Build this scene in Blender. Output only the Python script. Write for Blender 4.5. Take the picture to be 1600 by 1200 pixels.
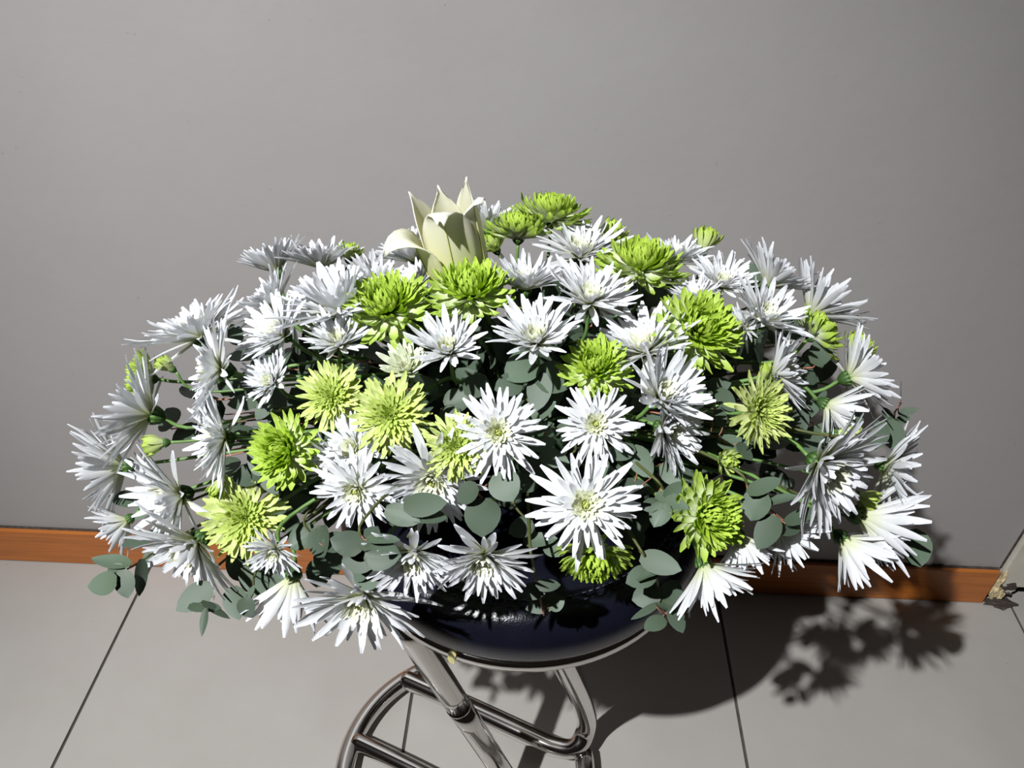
import bpy, bmesh, math, random
from mathutils import Vector, Matrix, Quaternion, noise

for o in list(bpy.data.objects):
    bpy.data.objects.remove(o)
scene = bpy.context.scene
COL = scene.collection

# ---------------------------------------------------------------- camera
CAM_H = 1.3893
PITCH, YAW, ROLL, FPX = math.radians(39.53), math.radians(2.626), math.radians(.325), 1246.5
cam_data = bpy.data.cameras.new('camera')
cam_data.sensor_fit = 'HORIZONTAL'
cam_data.sensor_width = 36.0
cam_data.lens = FPX / 1600 * 36.0
cam_data.clip_start = .02
cam = bpy.data.objects.new('camera', cam_data)
COL.objects.link(cam)
fw = Vector((-math.sin(YAW) * math.cos(PITCH), math.cos(YAW) * math.cos(PITCH), -math.sin(PITCH)))
rt = Vector((math.cos(YAW), math.sin(YAW), 0))
up = rt.cross(fw)
rt, up = rt * math.cos(ROLL) + up * math.sin(ROLL), up * math.cos(ROLL) - rt * math.sin(ROLL)
M = Matrix((rt, up, -fw)).transposed().to_4x4()
M.translation = Vector((0, 0, CAM_H))
cam.matrix_world = M
scene.camera = cam

# ---------------------------------------------------------------- world: dim warm room light
world = bpy.data.worlds.new('room_ambience')
scene.world = world
world.use_nodes = True
bg = world.node_tree.nodes['Background']
bg.inputs['Color'].default_value = (1.0, .80, .66, 1)
bg.inputs['Strength'].default_value = .011

# ---------------------------------------------------------------- ceiling spot light, up and to the left behind the camera
LIGHT_POS = Vector((-1.02, -.72, 3.12))
ld = bpy.data.lights.new('ceiling_spot', 'SPOT')
ld.energy = 690
ld.color = (.97, .985, 1.0)
ld.shadow_soft_size = .026
ld.spot_size = math.radians(57)
ld.spot_blend = .9
lo = bpy.data.objects.new('ceiling_spot', ld)
COL.objects.link(lo)
lo.location = LIGHT_POS
lo.rotation_euler = (Vector((-.08, .74, .16)) - LIGHT_POS).to_track_quat('-Z', 'Y').to_euler()

vs = scene.view_settings
vs.view_transform = 'Standard'
vs.look = 'None'
vs.exposure = 0.0
vs.gamma = 1.0
vs.use_curve_mapping = False

# ---------------------------------------------------------------- material helpers
def new_mat(name):
    m = bpy.data.materials.new(name)
    m.use_nodes = True
    nt = m.node_tree
    p = nt.nodes['Principled BSDF']
    return m, nt, p

def node(nt, kind, **kw):
    n = nt.nodes.new(kind)
    for k, v in kw.items():
        setattr(n, k, v)
    return n

def ramp(nt, stops, fac):
    r = node(nt, 'ShaderNodeValToRGB')
    e = r.color_ramp.elements
    while len(e) < len(stops):
        e.new(.5)
    for el, (pos, c) in zip(e, stops):
        el.position = pos
        el.color = (*c, 1)
    nt.links.new(fac, r.inputs['Fac'])
    return r.outputs['Color']

def noise_tex(nt, scale, detail=4, rough=.55, vec=None):
    tc = node(nt, 'ShaderNodeTexCoord')
    n = node(nt, 'ShaderNodeTexNoise')
    n.inputs['Scale'].default_value = scale
    n.inputs['Detail'].default_value = detail
    n.inputs['Roughness'].default_value = rough
    nt.links.new(tc.outputs['Object'] if vec is None else vec, n.inputs['Vector'])
    return n.outputs['Fac']

def bump(nt, p, h, strength, dist=.0015):
    b = node(nt, 'ShaderNodeBump')
    b.inputs['Strength'].default_value = strength
    b.inputs['Distance'].default_value = dist
    nt.links.new(h, b.inputs['Height'])
    nt.links.new(b.outputs['Normal'], p.inputs['Normal'])

def petal_mat(name, stops, transl=.42, rough=.55, vary=.06, attr='t'):
    m, nt, p = new_mat(name)
    a = node(nt, 'ShaderNodeAttribute', attribute_name=attr)
    c = ramp(nt, stops, a.outputs['Fac'])
    oi = node(nt, 'ShaderNodeObjectInfo')
    mr = node(nt, 'ShaderNodeMapRange')
    mr.inputs['To Min'].default_value = 1 - vary
    mr.inputs['To Max'].default_value = 1
    nt.links.new(oi.outputs['Random'], mr.inputs['Value'])
    hs = node(nt, 'ShaderNodeHueSaturation')
    nt.links.new(c, hs.inputs['Color'])
    nt.links.new(mr.outputs['Result'], hs.inputs['Value'])
    c = hs.outputs['Color']
    nt.links.new(c, p.inputs['Base Color'])
    p.inputs['Roughness'].default_value = rough
    p.inputs['Specular IOR Level'].default_value = .25
    t = node(nt, 'ShaderNodeBsdfTranslucent')
    nt.links.new(c, t.inputs['Color'])
    mx = node(nt, 'ShaderNodeMixShader')
    mx.inputs['Fac'].default_value = transl
    nt.links.new(p.outputs[0], mx.inputs[1])
    nt.links.new(t.outputs[0], mx.inputs[2])
    nt.links.new(mx.outputs[0], nt.nodes['Material Output'].inputs['Surface'])
    return m

MAT = {}
MAT['white_petal'] = petal_mat('white_petal', [(0, (.70, .76, .38)), (.16, (.82, .84, .66)), (.40, (.87, .88, .87)), (1, (.865, .875, .91))], transl=.5)
MAT['cream_petal'] = petal_mat('cream_petal', [(0, (.64, .72, .24)), (.45, (.82, .84, .60)), (1, (.85, .86, .78))], transl=.35)
MAT['eye_floret'] = petal_mat('eye_floret', [(0, (.36, .44, .04)), (.5, (.60, .67, .12)), (1, (.72, .76, .30))])
MAT['greenish_petal'] = petal_mat('greenish_petal', [(0, (.55, .66, .22)), (.4, (.78, .82, .58)), (1, (.82, .86, .74))])
MAT['lime_petal'] = petal_mat('lime_petal', [(0, (.84, .87, .74)), (.48, (.80, .85, .62)), (.74, (.55, .69, .17)), (1, (.42, .60, .06))])
MAT['lime_core'] = petal_mat('lime_core', [(0, (.34, .50, .02)), (.55, (.54, .71, .07)), (.85, (.56, .72, .12)), (1, (.44, .62, .06))])
MAT['pale_petal'] = petal_mat('pale_petal', [(0, (.60, .68, .26)), (.5, (.77, .81, .46)), (1, (.60, .71, .20))])
MAT['pale_core'] = petal_mat('pale_core', [(0, (.34, .46, .04)), (.4, (.62, .73, .18)), (1, (.70, .79, .28))])
MAT['bud_petal'] = petal_mat('bud_petal', [(0, (.70, .78, .42)), (.6, (.66, .76, .30)), (1, (.46, .62, .06))])
MAT['leaf'] = petal_mat('eucalyptus_leaf', [(0, (.072, .105, .062)), (.5, (.088, .125, .085)), (1, (.095, .135, .094))], transl=.08, rough=.5, vary=.45)
MAT['lily'] = petal_mat('lily_tepal', [(0, (.56, .58, .10)), (.30, (.74, .74, .30)), (.58, (.84, .83, .58)), (1, (.88, .87, .78))], transl=.3, rough=.42)
MAT['lily_rib'] = petal_mat('lily_rib', [(0, (.44, .50, .10)), (.5, (.60, .62, .18)), (1, (.80, .80, .55))], transl=.15, rough=.45)

def plain(name, col, rough=.5, metal=0., scale=None, amount=.15, bmp=0., bscale=None):
    m, nt, p = new_mat(name)
    p.inputs['Roughness'].default_value = rough
    p.inputs['Metallic'].default_value = metal
    if scale:
        f = noise_tex(nt, scale)
        c = ramp(nt, [(.3, tuple(v * (1 - amount) for v in col)), (.7, tuple(min(1, v * (1 + amount)) for v in col))], f)
        nt.links.new(c, p.inputs['Base Color'])
    else:
        p.inputs['Base Color'].default_value = (*col, 1)
    if bmp:
        bump(nt, p, noise_tex(nt, bscale or scale or 50), bmp)
    return m

MAT['stem'] = plain('green_stem', (.10, .19, .045), .5, scale=60, amount=.3)
MAT['calyx'] = petal_mat('calyx_green', [(0, (.03, .07, .015)), (.5, (.06, .13, .03)), (1, (.15, .26, .08))], transl=.1, vary=.2)
MAT['red_stem'] = petal_mat('red_brown_stem', [(0, (.05, .08, .02)), (.7, (.09, .09, .03)), (.88, (.28, .12, .07)), (1, (.42, .16, .11))], transl=0, rough=.5, vary=.2)
MAT['foam'] = plain('wet_floral_foam', (.02, .05, .02), .9, scale=80, amount=.3)
MAT['bowl'] = plain('black_plastic', (.012, .012, .013), .3)
MAT['leather'] = plain('navy_leather', (.0045, .005, .010), .2, scale=40, amount=.15, bmp=.22, bscale=520)
MAT['chrome'] = plain('chrome', (.62, .60, .58), .11, 1.0, scale=8, amount=.06)
MAT['thread'] = plain('dark_thread', (.05, .055, .075), .6)
MAT['tape'] = plain('yellow_tape', (.62, .56, .25), .6, scale=100, amount=.2)
MAT['grout'] = plain('dark_grout', (.05, .042, .036), .9, scale=60, amount=.3)
MAT['plaster'] = plain('broken_plaster', (.52, .42, .24), .9, scale=60, amount=.5, bmp=.6, bscale=90)
MAT['dark_gap'] = plain('dirty_gap', (.045, .032, .026), .9, scale=80, amount=.5)
MAT['jamb'] = plain('cream_jamb_paint', (.50, .47, .40), .6, scale=14, amount=.12, bmp=.1, bscale=40)

def wall_mat():
    m, nt, p = new_mat('grey_wall_paint')
    f = noise_tex(nt, 2.2, 5, .6)
    c = ramp(nt, [(.3, (.285, .270, .262)), (.7, (.308, .294, .286))], f)
    f2 = noise_tex(nt, 90, 2, .5)
    c2 = ramp(nt, [(.765, (1, 1, 1)), (.80, (.8, .79, .78))], f2)
    mx = node(nt, 'ShaderNodeMix', data_type='RGBA', blend_type='MULTIPLY')
    mx.inputs['Factor'].default_value = 1
    nt.links.new(c, mx.inputs['A'])
    nt.links.new(c2, mx.inputs['B'])
    nt.links.new(mx.outputs['Result'], p.inputs['Base Color'])
    p.inputs['Roughness'].default_value = .5
    p.inputs['Specular IOR Level'].default_value = .25
    bump(nt, p, noise_tex(nt, 26, 4, .6), .05, .01)
    return m
MAT['wall'] = wall_mat()

def tile_mat():
    m, nt, p = new_mat('beige_porcelain')
    f = noise_tex(nt, 3.0, 6, .65)
    c = ramp(nt, [(.3, (.308, .286, .263)), (.7, (.345, .324, .302))], f)
    f2 = noise_tex(nt, 70, 2, .5)
    c2 = ramp(nt, [(.76, (1, 1, 1)), (.80, (.7, .66, .6))], f2)
    mx = node(nt, 'ShaderNodeMix', data_type='RGBA', blend_type='MULTIPLY')
    mx.inputs['Factor'].default_value = 1
    nt.links.new(c, mx.inputs['A'])
    nt.links.new(c2, mx.inputs['B'])
    nt.links.new(mx.outputs['Result'], p.inputs['Base Color'])
    p.inputs['Roughness'].default_value = .42
    p.inputs['Specular IOR Level'].default_value = .3
    return m
MAT['tile'] = tile_mat()

def wood_mat():
    m, nt, p = new_mat('varnished_wood')
    tc = node(nt, 'ShaderNodeTexCoord')
    mp = node(nt, 'ShaderNodeMapping')
    mp.inputs['Scale'].default_value = (1.2, 30, 30)
    nt.links.new(tc.outputs['Object'], mp.inputs['Vector'])
    f = noise_tex(nt, 4, 6, .65, mp.outputs['Vector'])
    c = ramp(nt, [(.28, (.28, .082, .014)), (.55, (.40, .125, .022)), (.8, (.48, .16, .034))], f)
    nt.links.new(c, p.inputs['Base Color'])
    p.inputs['Roughness'].default_value = .4
    bump(nt, p, f, .06, .004)
    return m
MAT['wood'] = wood_mat()

# ---------------------------------------------------------------- object helpers
def link(name, me, parent=None):
    o = bpy.data.objects.new(name, me)
    COL.objects.link(o)
    if parent:
        o.parent = parent
    return o

def mesh(name, verts, faces, mat, smooth=True, tvals=None):
    me = bpy.data.meshes.new(name)
    me.from_pydata([tuple(v) for v in verts], [], faces)
    for p in me.polygons:
        p.use_smooth = smooth
    if mat:
        me.materials.append(MAT[mat])
    if tvals is not None:
        a = me.attributes.new('t', 'FLOAT', 'POINT')
        a.data.foreach_set('value', [float(x) for x in tvals])
    me.update()
    return me

def box_data(lo_, hi, bev=0.0):
    bm = bmesh.new()
    bmesh.ops.create_cube(bm, size=1)
    for v in bm.verts:
        v.co = Vector([(lo_[i] + hi[i]) / 2 + v.co[i] * (hi[i] - lo_[i]) for i in range(3)])
    if bev:
        bmesh.ops.bevel(bm, geom=bm.edges[:], offset=bev, segments=2, affect='EDGES', profile=.6)
    return bm

def bm_mesh(name, bm, mat, smooth=False):
    me = bpy.data.meshes.new(name)
    bm.to_mesh(me)
    bm.free()
    me.materials.append(MAT[mat])
    for p in me.polygons:
        p.use_smooth = smooth
    return me

def box(name, lo_, hi, mat, parent=None, bev=0.0):
    return link(name, bm_mesh(name, box_data(lo_, hi, bev), mat), parent)

def lathe(prof, n=64, c=(0, 0)):
    V, Fc = [], []
    for r, z in prof:
        for i in range(n):
            a = 2 * math.pi * i / n
            V.append((c[0] + r * math.cos(a), c[1] + r * math.sin(a), z))
    for j in range(len(prof) - 1):
        for i in range(n):
            k = (i + 1) % n
            Fc.append((j * n + i, j * n + k, (j + 1) * n + k, (j + 1) * n + i))
    Fc.append(tuple(range(n - 1, -1, -1)))
    Fc.append(tuple((len(prof) - 1) * n + i for i in range(n)))
    return V, Fc

def catmull(pts, per=8, closed=False):
    P = [Vector(p) for p in pts]
    n = len(P)
    out = []
    rng = n if closed else n - 1
    for i in range(rng):
        if closed:
            p0, p1, p2, p3 = P[(i - 1) % n], P[i], P[(i + 1) % n], P[(i + 2) % n]
        else:
            p0, p1, p2, p3 = P[max(i - 1, 0)], P[i], P[i + 1], P[min(i + 2, n - 1)]
        for k in range(per):
            t = k / per
            out.append(.5 * ((2 * p1) + (p2 - p0) * t + (2 * p0 - 5 * p1 + 4 * p2 - p3) * t * t + (3 * p1 - p0 - 3 * p2 + p3) * t ** 3))
    if not closed:
        out.append(P[-1])
    return out

def tube(path, rad, sides=8, closed=False):
    """returns verts, faces; rad is a number or a function of 0..1"""
    n = len(path)
    V, Fc = [], []
    prev = None
    for i, p in enumerate(path):
        if closed:
            tg = path[(i + 1) % n] - path[i - 1]
        else:
            tg = path[min(i + 1, n - 1)] - path[max(i - 1, 0)]
        tg = tg.normalized() if tg.length > 1e-9 else Vector((0, 0, 1))
        if prev is None:
            a = Vector((0, 0, 1)) if abs(tg.z) < .9 else Vector((1, 0, 0))
            u = tg.cross(a).normalized()
        else:
            u = (prev - tg * prev.dot(tg)).normalized()
        prev = u
        w = tg.cross(u)
        r = rad(i / max(n - 1, 1)) if callable(rad) else rad
        for k in range(sides):
            an = 2 * math.pi * k / sides
            V.append(p + u * (r * math.cos(an)) + w * (r * math.sin(an)))
    m = n if closed else n - 1
    for i in range(m):
        j = (i + 1) % n
        for k in range(sides):
            l = (k + 1) % sides
            Fc.append((i * sides + k, i * sides + l, j * sides + l, j * sides + k))
    if not closed:
        Fc.append(tuple(range(sides - 1, -1, -1)))
        Fc.append(tuple((n - 1) * sides + k for k in range(sides)))
    return V, Fc

def joined(parts):
    V, Fc = [], []
    for v, f in parts:
        b = len(V)
        V += list(v)
        Fc += [tuple(i + b for i in q) for q in f]
    return V, Fc

def empty(name, mat4, label, cat, group=None):
    e = bpy.data.objects.new(name, None)
    e.empty_display_size = .02
    COL.objects.link(e)
    e.matrix_world = mat4
    e['label'] = label
    e['category'] = cat
    if group:
        e['group'] = group
    return e

def structure(o):
    o['kind'] = 'structure'
    return o

def axis_frame(z, roll=0.0):
    z = Vector(z).normalized()
    a = Vector((1, 0, 0)) if abs(z.x) < .8 else Vector((0, 1, 0))
    x = (a - z * a.dot(z)).normalized()
    m = Matrix((x, z.cross(x), z)).transposed()
    return m @ Matrix.Rotation(roll, 3, 'Z')

# ---------------------------------------------------------------- the setting
WALL_Y, CORNER_X = 1.0396, .928
wb = structure(box('wall_back', (-2.6, WALL_Y, 0), (CORNER_X, WALL_Y + .14, 2.7), 'wall'))
wf = structure(box('wall_far', (CORNER_X - .2, 2.5, 0), (3.2, 2.62, 2.7), 'wall'))
bb_ = structure(box('baseboard_back', (-2.6, WALL_Y - .014, .002), (CORNER_X - .004, WALL_Y, .1005), 'wood', bev=.002))
caulk = box('caulk_line', (-2.6, WALL_Y - .006, .1002), (CORNER_X - .004, WALL_Y, .1018), 'dark_gap', bb_)

floor = structure(box('floor', (-3.3, -2.2, -.05), (3.3, 2.6, -.004), 'grout'))
TX0, TS, GW = -.818, .6, .0055
tile_me = bm_mesh('tile', box_data((GW / 2, GW / 2, -.012), (TS - GW / 2, TS - GW / 2, 0), .0012), 'tile')
for i in range(-4, 6):
    for j in range(-4, 4):
        x, y = TX0 + i * TS, .47 + j * TS
        if y + TS < -2.1 or y > 2.4:
            continue
        t = link('tile', tile_me, floor)
        t.location = (x, y, 0)

# door post beside the wall's end, with crumbling plaster at its foot
jx0, jx1 = CORNER_X, CORNER_X + .062
post = structure(box('trim_1', (jx0 + .002, WALL_Y - .012, .055), (jx1, WALL_Y + .15, 2.6), 'jamb', bev=.003))
box('edge_gap', (jx0 - .002, WALL_Y - .0015, .10), (jx0 + .004, WALL_Y + .01, 2.6), 'dark_gap', post)
def chunk(name, c, s, seed, mat, parent):
    bm = bmesh.new()
    bmesh.ops.create_icosphere(bm, subdivisions=3, radius=1)
    for v in bm.verts:
        k = 1 + .45 * noise.noise(v.co * 1.7 + Vector((seed * 3.1, seed, 0))) + .35 * noise.noise(v.co * 4.5 + Vector((seed, 0, 7.3)))
        v.co = Vector((c[0] + v.co.x * s[0] * k, c[1] + v.co.y * s[1] * k, max(.0015, c[2] + v.co.z * s[2] * k)))
    return link(name, bm_mesh(name, bm, mat), parent)
chunk('broken_core', (jx0 + .03, WALL_Y + .06, .03), (.034, .055, .04), 1, 'dark_gap', post)
chunk('plaster_crumb', (jx0 + .010, WALL_Y - .006, .046), (.009, .008, .034), 2, 'plaster', post)
chunk('plaster_crumb', (jx0 + .040, WALL_Y - .002, .036), (.010, .007, .014), 3, 'jamb', post)
chunk('plaster_crumb', (jx0 + .006, WALL_Y - .010, .080), (.006, .008, .024), 4, 'plaster', post)
chunk('plaster_crumb', (jx0 + .024, WALL_Y - .008, .026), (.008, .008, .012), 5, 'plaster', post)
chunk('missing_patch', (jx0 + .032, WALL_Y - .010, .058), (.014, .004, .012), 8, 'dark_gap', post)
chunk('missing_patch', (jx0 + .008, WALL_Y - .012, .066), (.004, .004, .009), 9, 'dark_gap', post)
chunk('dirt_patch', (jx0 + .03, WALL_Y - .014, .004), (.030, .012, .008), 6, 'dark_gap', post)

# ---------------------------------------------------------------- the stool
SC, SH, SR = Vector((-.015, .667, 0)), .62, .212
stool = empty('bar_stool', Matrix.Translation((SC.x, SC.y, 0)), 'round navy leather stool on bent chrome tubes, carrying the flowers', 'stool')
inv = Vector((SC.x, SC.y, 0))
def stool_part(name, VF, mat, smooth=True, parent=None):
    V = [Vector(v) - inv for v in VF[0]]
    return link(name, mesh(name, V, VF[1], mat, smooth), parent or stool)
cprof = [(.001, SH + .012), (SR - .012, SH + .012), (SR + .002, SH + .022), (SR + .010, SH + .040), (SR + .008, SH + .060),
         (SR - .004, SH + .078), (SR - .018, SH + .0875), (SR - .0225, SH + .0865), (SR - .027, SH + .0885), (SR - .06, SH + .094), (.10, SH + .099), (.001, SH + .101)]
cushion = stool_part('seat_cushion', lathe(cprof, 96, SC), 'leather')
for rr, zz in ((SR - .0195, .0885), (SR - .0262, .0902)):
    n = 150
    st = []
    for i in range(n):
        a0, a1 = 2 * math.pi * i / n, 2 * math.pi * (i + .62) / n
        st.append(tube([Vector((SC.x + rr * math.cos(a), SC.y + rr * math.sin(a), SH + zz)) for a in (a0, (a0 + a1) / 2, a1)], .0008, 5))
    s = stool_part('seam_stitching', joined(st), 'thread', parent=cushion)
    s['kind'] = 'stuff'
pan = stool_part('seat_pan', lathe([(.001, SH - .014), (SR - .03, SH - .012), (SR - .004, SH - .004), (SR, SH), (SR, SH + .010), (SR - .004, SH + .014), (.001, SH + .013)], 96, SC), 'chrome')
def ring_pts(c, r, z, n):
    return [Vector((c[0] + r * math.cos(2 * math.pi * i / n), c[1] + r * math.sin(2 * math.pi * i / n), z)) for i in range(n)]
RC, RR, RZ, TR = (-.105, .620), .203, .026, .0165
arc = [Vector((RC[0] + RR * math.cos(math.radians(a)), RC[1] + RR * math.sin(math.radians(a)), RZ + .014 * max(0, (a - 330) / 40))) for a in range(118, 373, 4)]
stool_part('base_ring', tube(arc, TR, 16), 'chrome')
hair = catmull([(-.232, .778, .034), (-.12, .732, .036), (-.01, .684, .040), (.045, .661, .043), (.082, .656, .055), (.098, .676, .090), (.086, .650, .20), (.058, .590, .38), (.022, .512, .60)], 10)
stool_part('bent_leg', tube(hair, .0165, 16), 'chrome')
stool_part('cross_bar', tube(catmull([(-.300, .660, .030), (-.17, .606, .034), (.03, .520, .03)], 8), .0150, 16), 'chrome')
col_top, col_bot = Vector((-.148, .520, .610)), Vector((-.022, .590, .040))
mid = col_top.lerp(col_bot, .42)
stool_part('front_leg', tube([col_top.lerp(mid, k / 6) for k in range(7)], .0168, 20), 'chrome')
stool_part('front_leg_sleeve', tube([mid.lerp(col_bot, k / 6) for k in range(7)], .0170, 20), 'chrome')
stool_part('weld_collar', tube([mid.lerp(col_bot, -.004), mid.lerp(col_bot, .006)], .0176, 20), 'chrome')
ta = math.atan2(-SR * .955, -.055)
tv = []
for k in range(5):
    zz = SH - .004 + k * .0055
    for d in (-.0042, .0042):
        for e in (0, .0012):
            a = -math.pi / 2 - .335 + d / SR + k * .004
            tv.append((SC.x + (SR + .0012 + e) * math.cos(a), SC.y + (SR + .0012 + e) * math.sin(a), zz))
tf = []
for k in range(4):
    b = k * 4
    tf += [(b + 1, b + 3, b + 7, b + 5), (b, b + 4, b + 6, b + 2), (b, b + 1, b + 5, b + 4), (b + 2, b + 6, b + 7, b + 3)]
tp = stool_part('tape_scrap', (tv, tf), 'tape', False, pan)
tp['label'] = 'scrap of yellow tape on the chrome rim'

# ---------------------------------------------------------------- bowl with foam that holds the stems
BC = Vector((-.02, .70, SH + .102))
bowl = empty('flower_bowl', Matrix.Translation(BC), 'low black bowl on the seat, almost hidden under leaves', 'bowl')
V, Fc = lathe([(.001, 0), (.085, 0), (.12, .02), (.135, .06), (.139, .062), (.131, .060), (.114, .022), (.08, .006), (.001, .005)], 48)
link('bowl_body', mesh('bowl_body', V, Fc, 'bowl'), bowl)
V, Fc = lathe([(.001, .006), (.075, .007), (.108, .024), (.112, .10), (.10, .115), (.001, .118)], 32)
link('foam_block', mesh('foam_block', V, Fc, 'foam'), bowl)
FOAM = BC + Vector((0, 0, .08))

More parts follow.
